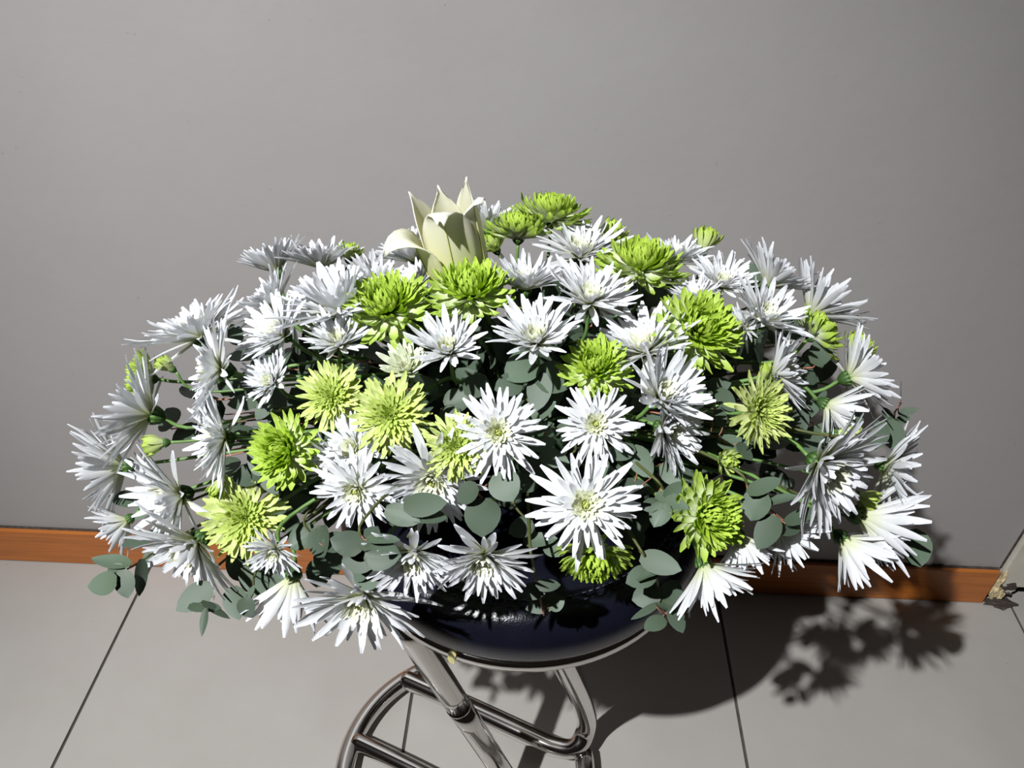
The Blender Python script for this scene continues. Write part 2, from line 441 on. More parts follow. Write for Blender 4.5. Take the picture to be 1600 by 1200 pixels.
FLOWERS = [   # kind, receptacle position (m), facing direction, petal length (m), opening angle (deg), label
    ('w', (-0.3065, 0.7772, 0.9033), (-0.394, 0.428, 0.813), 0.0453, 48, 'white chrysanthemum in profile, highest bloom on the far upper left edge'),
    ('w', (-0.2562, 0.7855, 0.9042), (-0.112, 0.455, 0.884), 0.0487, 58, 'white chrysanthemum in profile on the upper left skyline, second from the left'),
    ('w', (-0.1966, 0.6290, 0.9489), (-0.085, 0.125, 0.989), 0.0604, 72, 'very full white chrysanthemum with long upright petals left of the lime bloom by the lily'),
    ('w', (-0.1729, 0.6925, 0.9397), (0.305, 0.346, 0.887), 0.0435, 55, 'white chrysanthemum behind the very full white bloom, left of the lily'),
    ('w', (-0.2766, 0.6782, 0.9232), (-0.730, 0.176, 0.660), 0.0465, 60, 'white chrysanthemum tilted left, below the highest bloom on the upper left edge'),
    ('w', (-0.3566, 0.6596, 0.8924), (-0.364, 0.241, 0.900), 0.0655, 70, 'large pale grey-white chrysanthemum with fanned petals on the left shoulder'),
    ('w', (-0.3048, 0.5820, 0.9126), (-0.885, -0.237, 0.401), 0.0551, 78, 'white chrysanthemum facing left with a petal bent back, below the large left shoulder bloom'),
    ('w', (-0.2486, 0.6125, 0.9343), (-0.501, -0.325, 0.802), 0.0445, 56, 'white chrysanthemum with yellow eye facing up and left, below the very full white bloom'),
    ('w', (-0.1890, 0.5897, 0.9414), (-0.020, -0.149, 0.989), 0.0368, 56, 'small white chrysanthemum with yellow eye just under the lime bloom left of centre'),
    ('w', (-0.2503, 0.5688, 0.9093), (-0.335, -0.460, 0.822), 0.0307, 48, 'small white cupped chrysanthemum left of the pale lime bloom with a dark eye'),
    ('v', (-0.1219, 0.5696, 0.9298), (-0.140, -0.373, 0.917), 0.0300, 48, 'greenish white half-open chrysanthemum left of the larger white bloom under the lily'),
    ('w', (-0.0830, 0.5701, 0.9518), (-0.100, -0.227, 0.969), 0.0404, 52, 'white chrysanthemum directly below the lime bloom in front of the lily'),
    ('w', (-0.0048, 0.5818, 0.9571), (-0.055, -0.152, 0.987), 0.0455, 56, 'white starry chrysanthemum with two long petals trailing right, centre of the bouquet'),
    ('w', (-0.2934, 0.5314, 0.8727), (-0.766, -0.496, 0.410), 0.0458, 66, 'white chrysanthemum facing left beside the full lime bloom with a bright centre'),
    ('w', (-0.3963, 0.5913, 0.8434), (-0.928, -0.052, 0.369), 0.0667, 66, 'large white chrysanthemum on the left edge, in front of the lime side-on bloom'),
    ('w', (-0.4383, 0.5763, 0.7800), (-0.970, -0.243, -0.022), 0.0612, 58, 'white chrysanthemum in profile at the far left tip of the bouquet'),
    ('w', (-0.3617, 0.5369, 0.7836), (-0.687, -0.673, 0.274), 0.0663, 62, 'large white chrysanthemum with yellow-green eye facing left, above the orange baseboard'),
    ('w', (-0.4241, 0.5309, 0.7494), (-0.816, -0.482, -0.320), 0.0368, 52, 'small shaded white chrysanthemum hanging in front of the orange baseboard at far left'),
    ('w', (-0.3241, 0.4797, 0.7832), (-0.383, -0.920, -0.083), 0.0665, 64, 'large white chrysanthemum drooping down left below the green bud'),
    ('w', (-0.2299, 0.4438, 0.8242), (-0.029, -0.995, 0.100), 0.0278, 66, 'small white chrysanthemum drooping from the edge of the palest lime bloom'),
    ('w', (-0.2312, 0.4633, 0.7557), (-0.172, -0.658, -0.733), 0.0549, 40, 'white chrysanthemum hanging straight down in profile over the floor tiles'),
    ('w', (-0.1524, 0.4247, 0.7866), (-0.010, -0.995, 0.098), 0.0573, 72, 'large white chrysanthemum hanging at the left of the stool seat'),
    ('w', (-0.1006, 0.4169, 0.8611), (0.016, -1.000, -0.008), 0.0416, 64, 'white drooping chrysanthemum under the pink-stemmed round leaf, above the seat edge'),
    ('w', (-0.0406, 0.4123, 0.8676), (0.027, -1.000, -0.008), 0.0421, 64, "white drooping chrysanthemum at the middle of the seat's front edge"),
    ('w', (-0.1640, 0.5105, 0.8864), (-0.338, -0.691, 0.639), 0.0355, 78, 'white chrysanthemum half covered by the lime bloom with dark eye'),
    ('w', (-0.1564, 0.4756, 0.8722), (-0.127, -0.921, 0.369), 0.0394, 80, 'white chrysanthemum with green-yellow eye, upper right of the palest lime bloom'),
    ('w', (-0.1817, 0.5138, 0.8643), (-0.715, -0.696, -0.065), 0.0413, 68, 'white chrysanthemum mostly hidden behind two others left of centre'),
    ('w', (-0.0900, 0.4766, 0.8886), (0.016, -0.972, 0.235), 0.0481, 78, 'white chrysanthemum spreading downward below the small lime bloom at the centre'),
    ('w', (-0.0341, 0.4907, 0.9296), (0.116, -0.659, 0.743), 0.0400, 84, 'white star-shaped chrysanthemum facing the camera right of the small lime bloom'),
    ('w', (0.0494, 0.5196, 0.9169), (0.030, -0.675, 0.738), 0.0357, 84, 'round white chrysanthemum facing the camera right of centre'),
    ('w', (0.1039, 0.5394, 0.9335), (0.390, -0.318, 0.864), 0.0466, 50, 'white chrysanthemum tilted up right, below the darkest full lime bloom'),
    ('w', (0.1101, 0.5327, 0.9055), (0.662, -0.687, 0.299), 0.0437, 56, 'white chrysanthemum tucked under another, opening to the lower right'),
    ('w', (0.0412, 0.4559, 0.8826), (0.027, -0.622, 0.783), 0.0457, 84, 'large white starry chrysanthemum facing the camera, lowest in the centre above the seat'),
    ('w', (0.0445, 0.6427, 0.9621), (0.062, -0.077, 0.995), 0.0495, 60, 'white cupped chrysanthemum in front of the wide lime bloom on the right top'),
    ('w', (-0.0185, 0.6673, 0.9599), (0.014, 0.268, 0.963), 0.0456, 58, 'white cupped chrysanthemum seen from the side, right of the lily'),
    ('w', (0.0398, 0.7776, 0.9332), (0.023, -0.007, 1.000), 0.0559, 64, 'white chrysanthemum with upright petals at the top, under the highest lime bloom'),
    ('w', (0.1473, 0.8016, 0.9160), (0.062, 0.302, 0.951), 0.0482, 68, 'white chrysanthemum on the skyline behind the wide lime bloom on the right'),
    ('w', (0.1917, 0.7445, 0.9212), (0.061, -0.146, 0.987), 0.0397, 56, 'small white cupped chrysanthemum above the full round lime bloom on the right'),
    ('w', (0.2186, 0.6659, 0.9317), (0.340, -0.115, 0.933), 0.0474, 60, 'white chrysanthemum with pale yellow eye right of the full round lime bloom'),
    ('w', (0.2535, 0.7800, 0.9016), (0.540, 0.377, 0.753), 0.0568, 58, 'white chrysanthemum in profile beside the round leaf on the upper right edge'),
    ('w', (0.3004, 0.7569, 0.8799), (0.711, 0.292, 0.640), 0.0656, 52, 'white chrysanthemum with broad petals behind the side-on lime bloom on the right'),
    ('w', (0.3084, 0.6366, 0.8870), (0.923, 0.154, 0.354), 0.0530, 62, 'white chrysanthemum in profile on the right edge with one petal trailing down'),
    ('w', (0.2236, 0.6105, 0.9091), (0.833, -0.237, 0.499), 0.0444, 62, 'white chrysanthemum facing right behind the closed bud'),
    ('w', (0.2806, 0.6060, 0.8765), (0.858, -0.424, -0.288), 0.0440, 55, 'shaded white chrysanthemum behind the upright leaf on the right'),
    ('w', (0.2529, 0.5207, 0.8792), (0.539, -0.833, 0.130), 0.0646, 66, 'largest white drooping chrysanthemum on the lower right, with a shaded eye'),
    ('w', (0.3530, 0.5925, 0.8105), (0.913, -0.390, 0.116), 0.0539, 66, 'white chrysanthemum with shaded centre at the far right tip'),
    ('w', (0.3226, 0.5475, 0.7819), (0.961, -0.260, -0.095), 0.0664, 48, 'white chrysanthemum in profile reaching the lower right corner beside a single leaf'),
    ('w', (0.3035, 0.5263, 0.7708), (0.717, -0.526, -0.458), 0.0536, 42, 'white chrysanthemum hanging in profile, lowest of the pair at the lower right'),
    ('w', (0.2312, 0.5094, 0.8054), (0.802, -0.481, -0.354), 0.0437, 48, 'white chrysanthemum striped by shadows behind dark leaves on the lower right'),
    ('w', (0.1856, 0.4799, 0.8231), (0.408, -0.623, -0.667), 0.0369, 42, 'small white chrysanthemum hanging above the baseboard, right of the lowest lime bloom'),
    ('w', (0.1505, 0.4514, 0.8168), (0.468, -0.675, -0.570), 0.0493, 52, 'white chrysanthemum hanging down in profile right of the stool seat'),
    ('w', (-0.1431, 0.7671, 0.9284), (-0.370, 0.273, 0.888), 0.0484, 52, 'white chrysanthemum peeking out behind the left of the lily'),
    ('w', (-0.0674, 0.8296, 0.9367), (0.177, 0.411, 0.894), 0.0443, 50, 'white chrysanthemum mostly hidden behind the right of the lily'),
    ('w', (-0.1267, 0.6852, 0.9476), (-0.526, -0.009, 0.850), 0.0360, 66, 'white chrysanthemum at the foot of the lily, between two lime blooms'),
    ('w', (0.0988, 0.6031, 0.9343), (-0.317, 0.042, 0.947), 0.0549, 62, 'white chrysanthemum with tall upright petals left of the full round lime bloom'),
    ('w', (0.1564, 0.6962, 0.9321), (-0.162, 0.149, 0.975), 0.0322, 60, 'small white chrysanthemum squeezed above the full round lime bloom, left of a cupped one'),
    ('w', (0.2049, 0.6698, 0.9205), (-0.792, -0.528, 0.306), 0.0275, 66, 'small shaded white chrysanthemum between the round lime bloom and the white one at right'),
    ('g', (-0.0695, 0.6380, 0.9697), (-0.002, -0.043, 0.999), 0.0440, 92, 'lime green chrysanthemum directly in front of the lily'),
    ('g', (-0.1451, 0.6194, 0.9618), (-0.113, -0.160, 0.981), 0.0423, 92, "lime green chrysanthemum to the left of the lily's foot"),
    ('g', (0.0066, 0.8259, 0.9517), (0.061, 0.368, 0.928), 0.0436, 84, 'lime green chrysanthemum at the very top of the bouquet'),
    ('g', (-0.0306, 0.8044, 0.9401), (0.043, 0.400, 0.915), 0.0386, 70, 'lime green chrysanthemum in profile right of the lily, on a dark stem'),
    ('g', (0.1007, 0.7285, 0.9472), (0.048, 0.167, 0.985), 0.0471, 92, 'wide lime green chrysanthemum on the upper right, seen from the side'),
    ('g', (0.1455, 0.6144, 0.9517), (0.176, -0.392, 0.903), 0.0419, 94, 'full round lime green chrysanthemum on the right, deepest in colour'),
    ('g', (0.2771, 0.6787, 0.9057), (0.760, 0.290, 0.582), 0.0321, 76, 'lime green chrysanthemum in profile on the right shoulder'),
    ('g', (0.0508, 0.5721, 0.9368), (-0.073, -0.359, 0.931), 0.0321, 92, "lime green chrysanthemum crossed by a white petal's shadow right of centre"),
    ('p', (-0.1912, 0.5492, 0.9128), (-0.056, -0.607, 0.793), 0.0312, 88, 'yellow-green chrysanthemum with ragged outline, left of the lime bloom with dark eye'),
    ('p', (-0.1280, 0.5115, 0.9260), (0.030, -0.675, 0.738), 0.0342, 88, 'yellow-green chrysanthemum with a dark eye facing the camera left of centre'),
    ('g', (-0.2287, 0.5104, 0.8799), (-0.342, -0.613, 0.712), 0.0339, 92, 'lime green chrysanthemum with bright domed centre on the left'),
    ('p', (-0.0683, 0.4822, 0.9203), (0.032, -0.700, 0.714), 0.0274, 86, 'small yellow-green chrysanthemum with dark eye at the centre of the bouquet'),
    ('p', (-0.2740, 0.4885, 0.8094), (0.116, -0.659, 0.743), 0.0385, 88, 'palest yellow-green chrysanthemum on the lower left above the baseboard'),
    ('p', (0.1975, 0.5487, 0.9147), (0.490, -0.606, 0.627), 0.0330, 88, 'yellow-green chrysanthemum below the closed bud on the right'),
    ('g', (0.1475, 0.4703, 0.8596), (0.421, -0.618, 0.664), 0.0354, 92, 'lime green chrysanthemum half in shade, lowest on the right above two hanging white blooms'),
    ('g', (0.0528, 0.4548, 0.8239), (0.020, -0.964, -0.266), 0.0331, 86, 'lime green chrysanthemum hanging beneath the large white starry bloom'),
    ('g', (-0.4169, 0.6455, 0.8458), (-0.955, -0.193, 0.225), 0.0321, 74, 'lime green chrysanthemum in profile on the left edge, behind white petals'),
    ('b', (-0.3713, 0.5561, 0.8385), (-0.963, -0.263, 0.062), 0.0202, 40, 'small yellow-green half-open bud in profile at the left edge'),
    ('b', (-0.2983, 0.5057, 0.8406), (-0.065, -0.963, -0.261), 0.0166, 34, 'small pale green bud above the palest yellow-green bloom'),
    ('b', (0.1651, 0.5140, 0.8860), (0.358, -0.782, 0.509), 0.0157, 60, 'small round yellow-green bud on its own right of centre'),
    ('b', (0.2845, 0.5705, 0.8688), (0.989, -0.140, 0.049), 0.0246, 40, 'yellow-green half-open bud above the largest drooping white bloom'),
    ('b', (0.3231, 0.5645, 0.7925), (0.841, -0.522, -0.141), 0.0219, 50, 'yellow-green bud hidden behind the largest drooping white bloom'),
    ('b', (-0.2250, 0.6315, 0.9308), (-0.136, -0.022, 0.990), 0.0187, 60, 'green bud glimpsed beside the small white bloom under the lime one'),
    ('b', (-0.2288, 0.8028, 0.9077), (0.143, 0.333, 0.932), 0.0206, 60, 'green bud on the upper left skyline behind the very full white bloom'),
    ('b', (0.1829, 0.8234, 0.9213), (0.226, 0.406, 0.885), 0.0283, 46, 'pale green-white bud on the skyline behind a white bloom at upper right'),
    ('b', (0.2029, 0.5732, 0.9336), (-0.071, -0.014, 0.997), 0.0160, 22, 'closed green-white bud above the yellow-green bloom on the right'),
    ('b', (0.3430, 0.7184, 0.8568), (0.453, 0.277, 0.847), 0.0255, 56, 'green bud behind the white profile bloom on the right edge'),
    ('b', (-0.0560, 0.8022, 0.9256), (-0.441, 0.070, 0.895), 0.0218, 60, "small green bud just right of the lily's side"),
    ('b', (0.0727, 0.8249, 0.9295), (0.453, 0.277, 0.847), 0.0268, 66, 'green bud behind the upright white petals at the top'),
    ('b', (-0.3841, 0.6328, 0.8713), (-0.728, 0.085, 0.680), 0.0170, 36, 'pale green bud with dark calyx beside the side-on lime bloom at the left edge'),
]
SPRIGS = [   # label, stem points (m), leaves: base, direction, normal, length, width
    ('grey-green eucalyptus sprig at the far lower left over the floor', [(-0.3678, 0.4977, 0.7544), (-0.3810, 0.4775, 0.7568), (-0.3897, 0.4647, 0.7588), (-0.3998, 0.4534, 0.7610)], [
        ((-0.3840, 0.4584, 0.7708), (-0.993, 0.121, -0.003), (-0.004, -0.008, 1.000), 0.0399, 0.0167),
        ((-0.3877, 0.4376, 0.7734), (-0.950, -0.015, -0.312), (-0.259, -0.522, 0.813), 0.0314, 0.0226),
        ((-0.3871, 0.4492, 0.7749), (0.352, -0.768, -0.536), (0.172, -0.509, 0.843), 0.0289, 0.0189),
        ((-0.3743, 0.4632, 0.7742), (-0.009, -0.686, -0.727), (0.838, -0.401, 0.369), 0.0346, 0.0141),
        ((-0.3886, 0.4505, 0.7660), (-0.896, 0.287, 0.338), (0.274, -0.242, 0.931), 0.0192, 0.0140),
    ]),
    ('eucalyptus sprig with hanging narrow leaves below the large drooping white bloom', [(-0.3128, 0.4864, 0.7420), (-0.3126, 0.4456, 0.7458), (-0.3091, 0.4285, 0.7480)], [
        ((-0.3031, 0.4444, 0.7642), (-0.728, -0.628, -0.274), (0.078, -0.474, 0.877), 0.0364, 0.0251),
        ((-0.3186, 0.4240, 0.7587), (0.994, 0.104, -0.011), (-0.017, 0.267, 0.963), 0.0324, 0.0162),
        ((-0.2981, 0.4184, 0.7650), (-0.024, -0.804, -0.595), (-0.233, -0.574, 0.785), 0.0245, 0.0086),
        ((-0.3066, 0.4278, 0.7620), (0.874, -0.323, -0.363), (0.448, 0.245, 0.860), 0.0311, 0.0100),
    ]),
    ('eucalyptus sprig with one shadow-striped round leaf over the floor at left', [(-0.2697, 0.4856, 0.7460), (-0.2670, 0.4492, 0.7492), (-0.2677, 0.4292, 0.7520)], [
        ((-0.2825, 0.4428, 0.7651), (0.379, -0.792, -0.479), (0.197, -0.437, 0.878), 0.0313, 0.0225),
        ((-0.2682, 0.4295, 0.7668), (0.515, -0.669, -0.536), (-0.125, -0.677, 0.725), 0.0198, 0.0186),
        ((-0.2682, 0.4363, 0.7560), (0.480, 0.612, 0.628), (-0.183, -0.631, 0.754), 0.0151, 0.0063),
    ]),
    ('dark shaded eucalyptus sprig in front of the baseboard at left', [(-0.2596, 0.5021, 0.7560), (-0.2843, 0.4979, 0.7239), (-0.2886, 0.4807, 0.7254)], [
        ((-0.2801, 0.4884, 0.7319), (-0.946, 0.292, 0.140), (-0.106, -0.687, 0.718), 0.0408, 0.0340),
        ((-0.2878, 0.4860, 0.7413), (0.588, -0.635, -0.501), (0.223, -0.468, 0.855), 0.0374, 0.0267),
        ((-0.2741, 0.4760, 0.7271), (0.616, 0.698, 0.365), (0.089, -0.521, 0.849), 0.0338, 0.0203),
        ((-0.2356, 0.4863, 0.7343), (-0.927, -0.318, -0.196), (0.032, -0.591, 0.806), 0.0269, 0.0188),
        ((-0.2649, 0.4692, 0.7254), (0.877, 0.425, 0.223), (-0.085, -0.321, 0.943), 0.0268, 0.0147),
    ]),
    ('eucalyptus sprig of overlapping round leaves above the left hanging bloom', [(-0.1394, 0.4229, 0.8918), (-0.1383, 0.4124, 0.8741), (-0.1493, 0.4319, 0.8006)], [
        ((-0.1386, 0.4075, 0.8771), (-0.985, 0.158, 0.075), (0.023, -0.310, 0.951), 0.0272, 0.0229),
        ((-0.1300, 0.4114, 0.8622), (-0.976, -0.143, -0.161), (-0.052, -0.567, 0.822), 0.0321, 0.0266),
        ((-0.1354, 0.4005, 0.8787), (0.988, -0.134, 0.071), (-0.143, -0.681, 0.718), 0.0321, 0.0268),
        ((-0.1419, 0.4284, 0.8297), (0.025, -0.970, -0.241), (-0.025, -0.241, 0.970), 0.0276, 0.0265),
        ((-0.1448, 0.4199, 0.8380), (-0.350, -0.683, -0.641), (-0.327, -0.552, 0.767), 0.0171, 0.0160),
        ((-0.1403, 0.4289, 0.8141), (0.101, -0.896, -0.432), (-0.271, -0.443, 0.855), 0.0165, 0.0106),
        ((-0.1337, 0.4043, 0.8899), (0.996, 0.092, -0.003), (-0.012, 0.165, 0.986), 0.0278, 0.0128),
        ((-0.1385, 0.4007, 0.8820), (0.475, 0.829, 0.296), (0.097, -0.383, 0.919), 0.0249, 0.0173),
    ]),
    ('eucalyptus sprig with a broad heart-shaped leaf on a pink stem', [(-0.1040, 0.4267, 0.8711), (-0.0973, 0.4334, 0.8806), (-0.0941, 0.4404, 0.8872)], [
        ((-0.1079, 0.4335, 0.8985), (0.992, 0.120, 0.031), (0.013, -0.349, 0.937), 0.0351, 0.0219),
        ((-0.1235, 0.4339, 0.8925), (0.947, -0.318, -0.046), (-0.138, -0.531, 0.836), 0.0329, 0.0186),
        ((-0.1080, 0.4343, 0.8905), (0.999, -0.041, 0.004), (-0.004, -0.008, 1.000), 0.0386, 0.0199),
    ]),
    ('eucalyptus sprig with a green heart-shaped leaf striped by petal shadows at the centre', [(-0.0651, 0.4753, 0.8992), (-0.0526, 0.4657, 0.8863), (-0.0422, 0.4571, 0.8803)], [
        ((-0.0453, 0.4579, 0.8849), (0.059, -0.948, -0.312), (-0.037, -0.315, 0.948), 0.0348, 0.0314),
        ((-0.0329, 0.4690, 0.9048), (0.473, -0.825, -0.310), (-0.238, -0.458, 0.856), 0.0302, 0.0280),
        ((-0.0494, 0.4571, 0.9003), (-0.770, -0.239, -0.591), (-0.411, -0.523, 0.747), 0.0248, 0.0191),
    ]),
    ('eucalyptus sprig with large blue-grey leaves under the central starry white bloom', [(-0.0049, 0.6076, 0.9319), (-0.0078, 0.5880, 0.9239), (-0.0036, 0.5735, 0.9166)], [
        ((-0.0040, 0.5858, 0.9337), (-0.802, -0.590, -0.094), (0.153, -0.356, 0.922), 0.0384, 0.0322),
        ((-0.0041, 0.5779, 0.9274), (0.937, -0.327, -0.124), (-0.029, -0.426, 0.904), 0.0384, 0.0335),
        ((0.0006, 0.5735, 0.9303), (-0.091, -0.744, -0.662), (-0.242, -0.628, 0.740), 0.0357, 0.0246),
        ((-0.0171, 0.5683, 0.9235), (-0.905, -0.424, -0.031), (0.206, -0.502, 0.840), 0.0283, 0.0234),
    ]),
    ('eucalyptus sprig with dim leaves right of the camera-facing star bloom', [(-0.0140, 0.5697, 0.9037), (0.0023, 0.5528, 0.8914), (0.0089, 0.5371, 0.8779)], [
        ((-0.0065, 0.5505, 0.8936), (0.760, 0.265, 0.593), (-0.458, -0.430, 0.778), 0.0286, 0.0161),
        ((-0.0180, 0.5357, 0.8912), (0.958, 0.027, 0.286), (-0.196, -0.668, 0.718), 0.0331, 0.0135),
        ((-0.0093, 0.5278, 0.8798), (0.950, 0.309, 0.044), (0.120, -0.490, 0.863), 0.0309, 0.0148),
        ((0.0152, 0.5399, 0.8830), (0.796, 0.295, 0.529), (-0.385, -0.428, 0.818), 0.0273, 0.0161),
        ((0.0017, 0.5235, 0.8756), (0.954, -0.276, -0.113), (-0.065, -0.561, 0.825), 0.0282, 0.0184),
    ]),
    ('eucalyptus sprig between the round white bloom and the lowest starry bloom', [(0.0753, 0.5274, 0.8826), (0.0906, 0.5153, 0.8667), (0.0854, 0.5042, 0.8529)], [
        ((0.0840, 0.5216, 0.8905), (0.532, -0.680, -0.505), (-0.049, -0.620, 0.783), 0.0324, 0.0216),
        ((0.0737, 0.4981, 0.8561), (0.957, 0.276, 0.089), (0.052, -0.468, 0.882), 0.0316, 0.0207),
        ((0.0632, 0.4924, 0.8617), (-0.160, 0.777, 0.609), (0.158, -0.589, 0.793), 0.0302, 0.0241),
        ((0.1144, 0.5225, 0.8706), (0.508, -0.841, -0.184), (-0.443, -0.438, 0.782), 0.0291, 0.0194),
        ((0.0862, 0.5186, 0.8926), (-0.935, -0.293, -0.199), (-0.076, -0.381, 0.921), 0.0264, 0.0180),
    ]),
    ('eucalyptus sprig with blue-grey leaves left of the shaded lime bloom', [(0.1006, 0.4894, 0.8860), (0.1115, 0.4835, 0.8742), (0.1159, 0.4732, 0.8662)], [
        ((0.1028, 0.4762, 0.8760), (0.931, -0.345, -0.122), (0.008, -0.313, 0.950), 0.0324, 0.0185),
        ((0.1114, 0.4688, 0.8752), (-0.483, -0.769, -0.419), (-0.189, -0.376, 0.907), 0.0252, 0.0195),
        ((0.0566, 0.4617, 0.8673), (0.968, -0.063, 0.242), (-0.246, -0.418, 0.874), 0.0287, 0.0161),
        ((0.1105, 0.4748, 0.8755), (0.837, 0.494, 0.234), (0.136, -0.602, 0.787), 0.0268, 0.0151),
        ((0.1053, 0.4688, 0.8743), (-0.975, -0.206, -0.082), (0.068, -0.631, 0.773), 0.0173, 0.0127),
    ]),
    ('dim eucalyptus sprig left of the lowest starry white bloom', [(-0.0223, 0.5001, 0.8382), (-0.0038, 0.4818, 0.8249), (0.0056, 0.4704, 0.8123)], [
        ((-0.0105, 0.4676, 0.8180), (0.972, 0.005, 0.235), (-0.222, -0.313, 0.924), 0.0328, 0.0146),
        ((-0.0015, 0.4753, 0.8340), (-0.932, -0.318, -0.174), (0.001, -0.483, 0.876), 0.0266, 0.0194),
        ((0.0083, 0.4681, 0.8124), (0.885, -0.413, 0.214), (-0.373, -0.354, 0.858), 0.0243, 0.0158),
    ]),
    ("eucalyptus sprig with folded leaves on a red stem above the seat's right end", [(0.0878, 0.4466, 0.8468), (0.0972, 0.4420, 0.8324), (0.1041, 0.4414, 0.8103)], [
        ((0.0914, 0.4409, 0.8376), (0.942, -0.334, -0.042), (-0.162, -0.558, 0.814), 0.0357, 0.0207),
        ((0.1063, 0.4396, 0.8191), (-0.906, -0.423, -0.028), (0.100, -0.277, 0.956), 0.0304, 0.0210),
        ((0.0895, 0.4275, 0.8210), (0.842, 0.377, 0.386), (-0.441, 0.070, 0.895), 0.0336, 0.0093),
    ]),
    ('eucalyptus sprig tip with a red stem hanging over the right end of the seat', [(0.1030, 0.4410, 0.8198), (0.1174, 0.4628, 0.7633), (0.1203, 0.4442, 0.7637), (0.1224, 0.4320, 0.7657)], [
        ((0.1172, 0.4520, 0.7726), (-0.954, -0.203, -0.219), (-0.078, -0.539, 0.839), 0.0286, 0.0236),
        ((0.1215, 0.4460, 0.7636), (0.533, 0.684, 0.498), (0.112, -0.640, 0.760), 0.0274, 0.0224),
        ((0.1143, 0.4370, 0.7774), (-0.842, -0.377, -0.386), (-0.441, 0.070, 0.895), 0.0292, 0.0097),
        ((0.1105, 0.4328, 0.7805), (0.958, -0.067, -0.278), (0.285, 0.147, 0.947), 0.0315, 0.0097),
        ((0.1247, 0.4314, 0.7810), (0.382, -0.780, -0.496), (0.222, -0.443, 0.869), 0.0240, 0.0168),
        ((0.1186, 0.4224, 0.7754), (-0.865, -0.501, 0.032), (-0.008, 0.079, 0.997), 0.0238, 0.0167),
    ]),
    ('eucalyptus sprig with red stem lying on the front of the dark seat', [(-0.0040, 0.4321, 0.8586), (-0.0007, 0.4245, 0.8430), (0.0052, 0.4274, 0.7991), (0.0107, 0.4233, 0.7698)], [
        ((0.0104, 0.4196, 0.8126), (-0.972, 0.045, -0.232), (-0.223, -0.496, 0.839), 0.0292, 0.0152),
        ((0.0022, 0.4191, 0.8193), (0.992, 0.032, 0.120), (-0.097, -0.409, 0.907), 0.0231, 0.0115),
        ((0.0205, 0.4372, 0.7764), (-0.927, -0.265, -0.266), (-0.147, -0.395, 0.907), 0.0281, 0.0184),
        ((0.0145, 0.4302, 0.7748), (0.804, 0.172, 0.569), (-0.419, -0.515, 0.747), 0.0182, 0.0170),
    ]),
    ('single round eucalyptus leaf sprig on the upper right skyline', [(0.2479, 0.7679, 0.8896), (0.2460, 0.7921, 0.8928)], [
        ((0.2461, 0.7802, 0.8996), (-0.416, 0.794, 0.443), (0.043, -0.469, 0.882), 0.0337, 0.0307),
        ((0.2480, 0.7877, 0.8944), (-0.986, 0.030, 0.167), (0.108, -0.650, 0.752), 0.0277, 0.0169),
    ]),
    ('eucalyptus sprig with one torn-edged leaf at the lower right corner of the bouquet', [(0.3510, 0.5544, 0.7520), (0.3723, 0.5431, 0.7549)], [
        ((0.3703, 0.5363, 0.7769), (0.265, -0.756, -0.599), (-0.157, -0.647, 0.746), 0.0410, 0.0304),
        ((0.3618, 0.5375, 0.7650), (-0.304, -0.754, -0.582), (0.054, -0.624, 0.780), 0.0268, 0.0161),
    ]),
    ('eucalyptus sprig with an upright pointed leaf on the right edge', [(0.2694, 0.5613, 0.8766), (0.2992, 0.5754, 0.8682), (0.3392, 0.6012, 0.8532), (0.3834, 0.6601, 0.8363)], [
        ((0.2994, 0.5724, 0.8751), (0.069, 0.857, 0.511), (-0.190, -0.492, 0.850), 0.0334, 0.0180),
        ((0.3360, 0.5968, 0.8646), (-0.329, -0.784, -0.526), (-0.033, -0.547, 0.836), 0.0315, 0.0210),
        ((0.3513, 0.6146, 0.8513), (0.258, -0.756, -0.601), (-0.187, -0.650, 0.737), 0.0337, 0.0243),
        ((0.3733, 0.6380, 0.8289), (0.926, 0.336, 0.169), (0.059, -0.574, 0.817), 0.0183, 0.0099),
        ((0.3813, 0.6574, 0.8397), (0.041, 0.738, 0.673), (0.883, -0.342, 0.322), 0.0228, 0.0071),
        ((0.3779, 0.6485, 0.8322), (0.944, 0.013, 0.329), (-0.254, -0.608, 0.752), 0.0212, 0.0085),
        ((0.3573, 0.6122, 0.8479), (-0.545, 0.593, 0.592), (0.130, -0.638, 0.759), 0.0203, 0.0122),
        ((0.2721, 0.5590, 0.8781), (-0.055, 0.605, 0.795), (0.883, -0.342, 0.322), 0.0251, 0.0088),
    ]),
    ('dark eucalyptus sprig on a red stem crossing the lower right flower stems', [(0.1737, 0.4993, 0.8877), (0.1881, 0.4921, 0.8693), (0.2119, 0.4848, 0.8505), (0.2472, 0.4908, 0.8158)], [
        ((0.1835, 0.4830, 0.8761), (0.875, 0.458, 0.158), (-0.122, -0.108, 0.987), 0.0364, 0.0164),
        ((0.1970, 0.4886, 0.8744), (-0.389, -0.656, -0.647), (-0.468, -0.464, 0.752), 0.0305, 0.0258),
        ((0.1940, 0.4823, 0.8633), (0.969, 0.210, 0.129), (-0.162, 0.149, 0.975), 0.0366, 0.0130),
        ((0.2095, 0.4743, 0.8585), (-0.473, -0.594, -0.651), (-0.147, -0.675, 0.723), 0.0328, 0.0223),
        ((0.2374, 0.4893, 0.8319), (-0.644, -0.701, 0.307), (0.405, 0.029, 0.914), 0.0324, 0.0132),
        ((0.2210, 0.4778, 0.8458), (0.893, 0.422, 0.157), (-0.122, -0.108, 0.987), 0.0335, 0.0143),
    ]),
    ('dim eucalyptus sprig left of the small cupped white bloom', [(-0.2499, 0.5699, 0.8762), (-0.2723, 0.5841, 0.8794), (-0.2924, 0.5994, 0.8822)], [
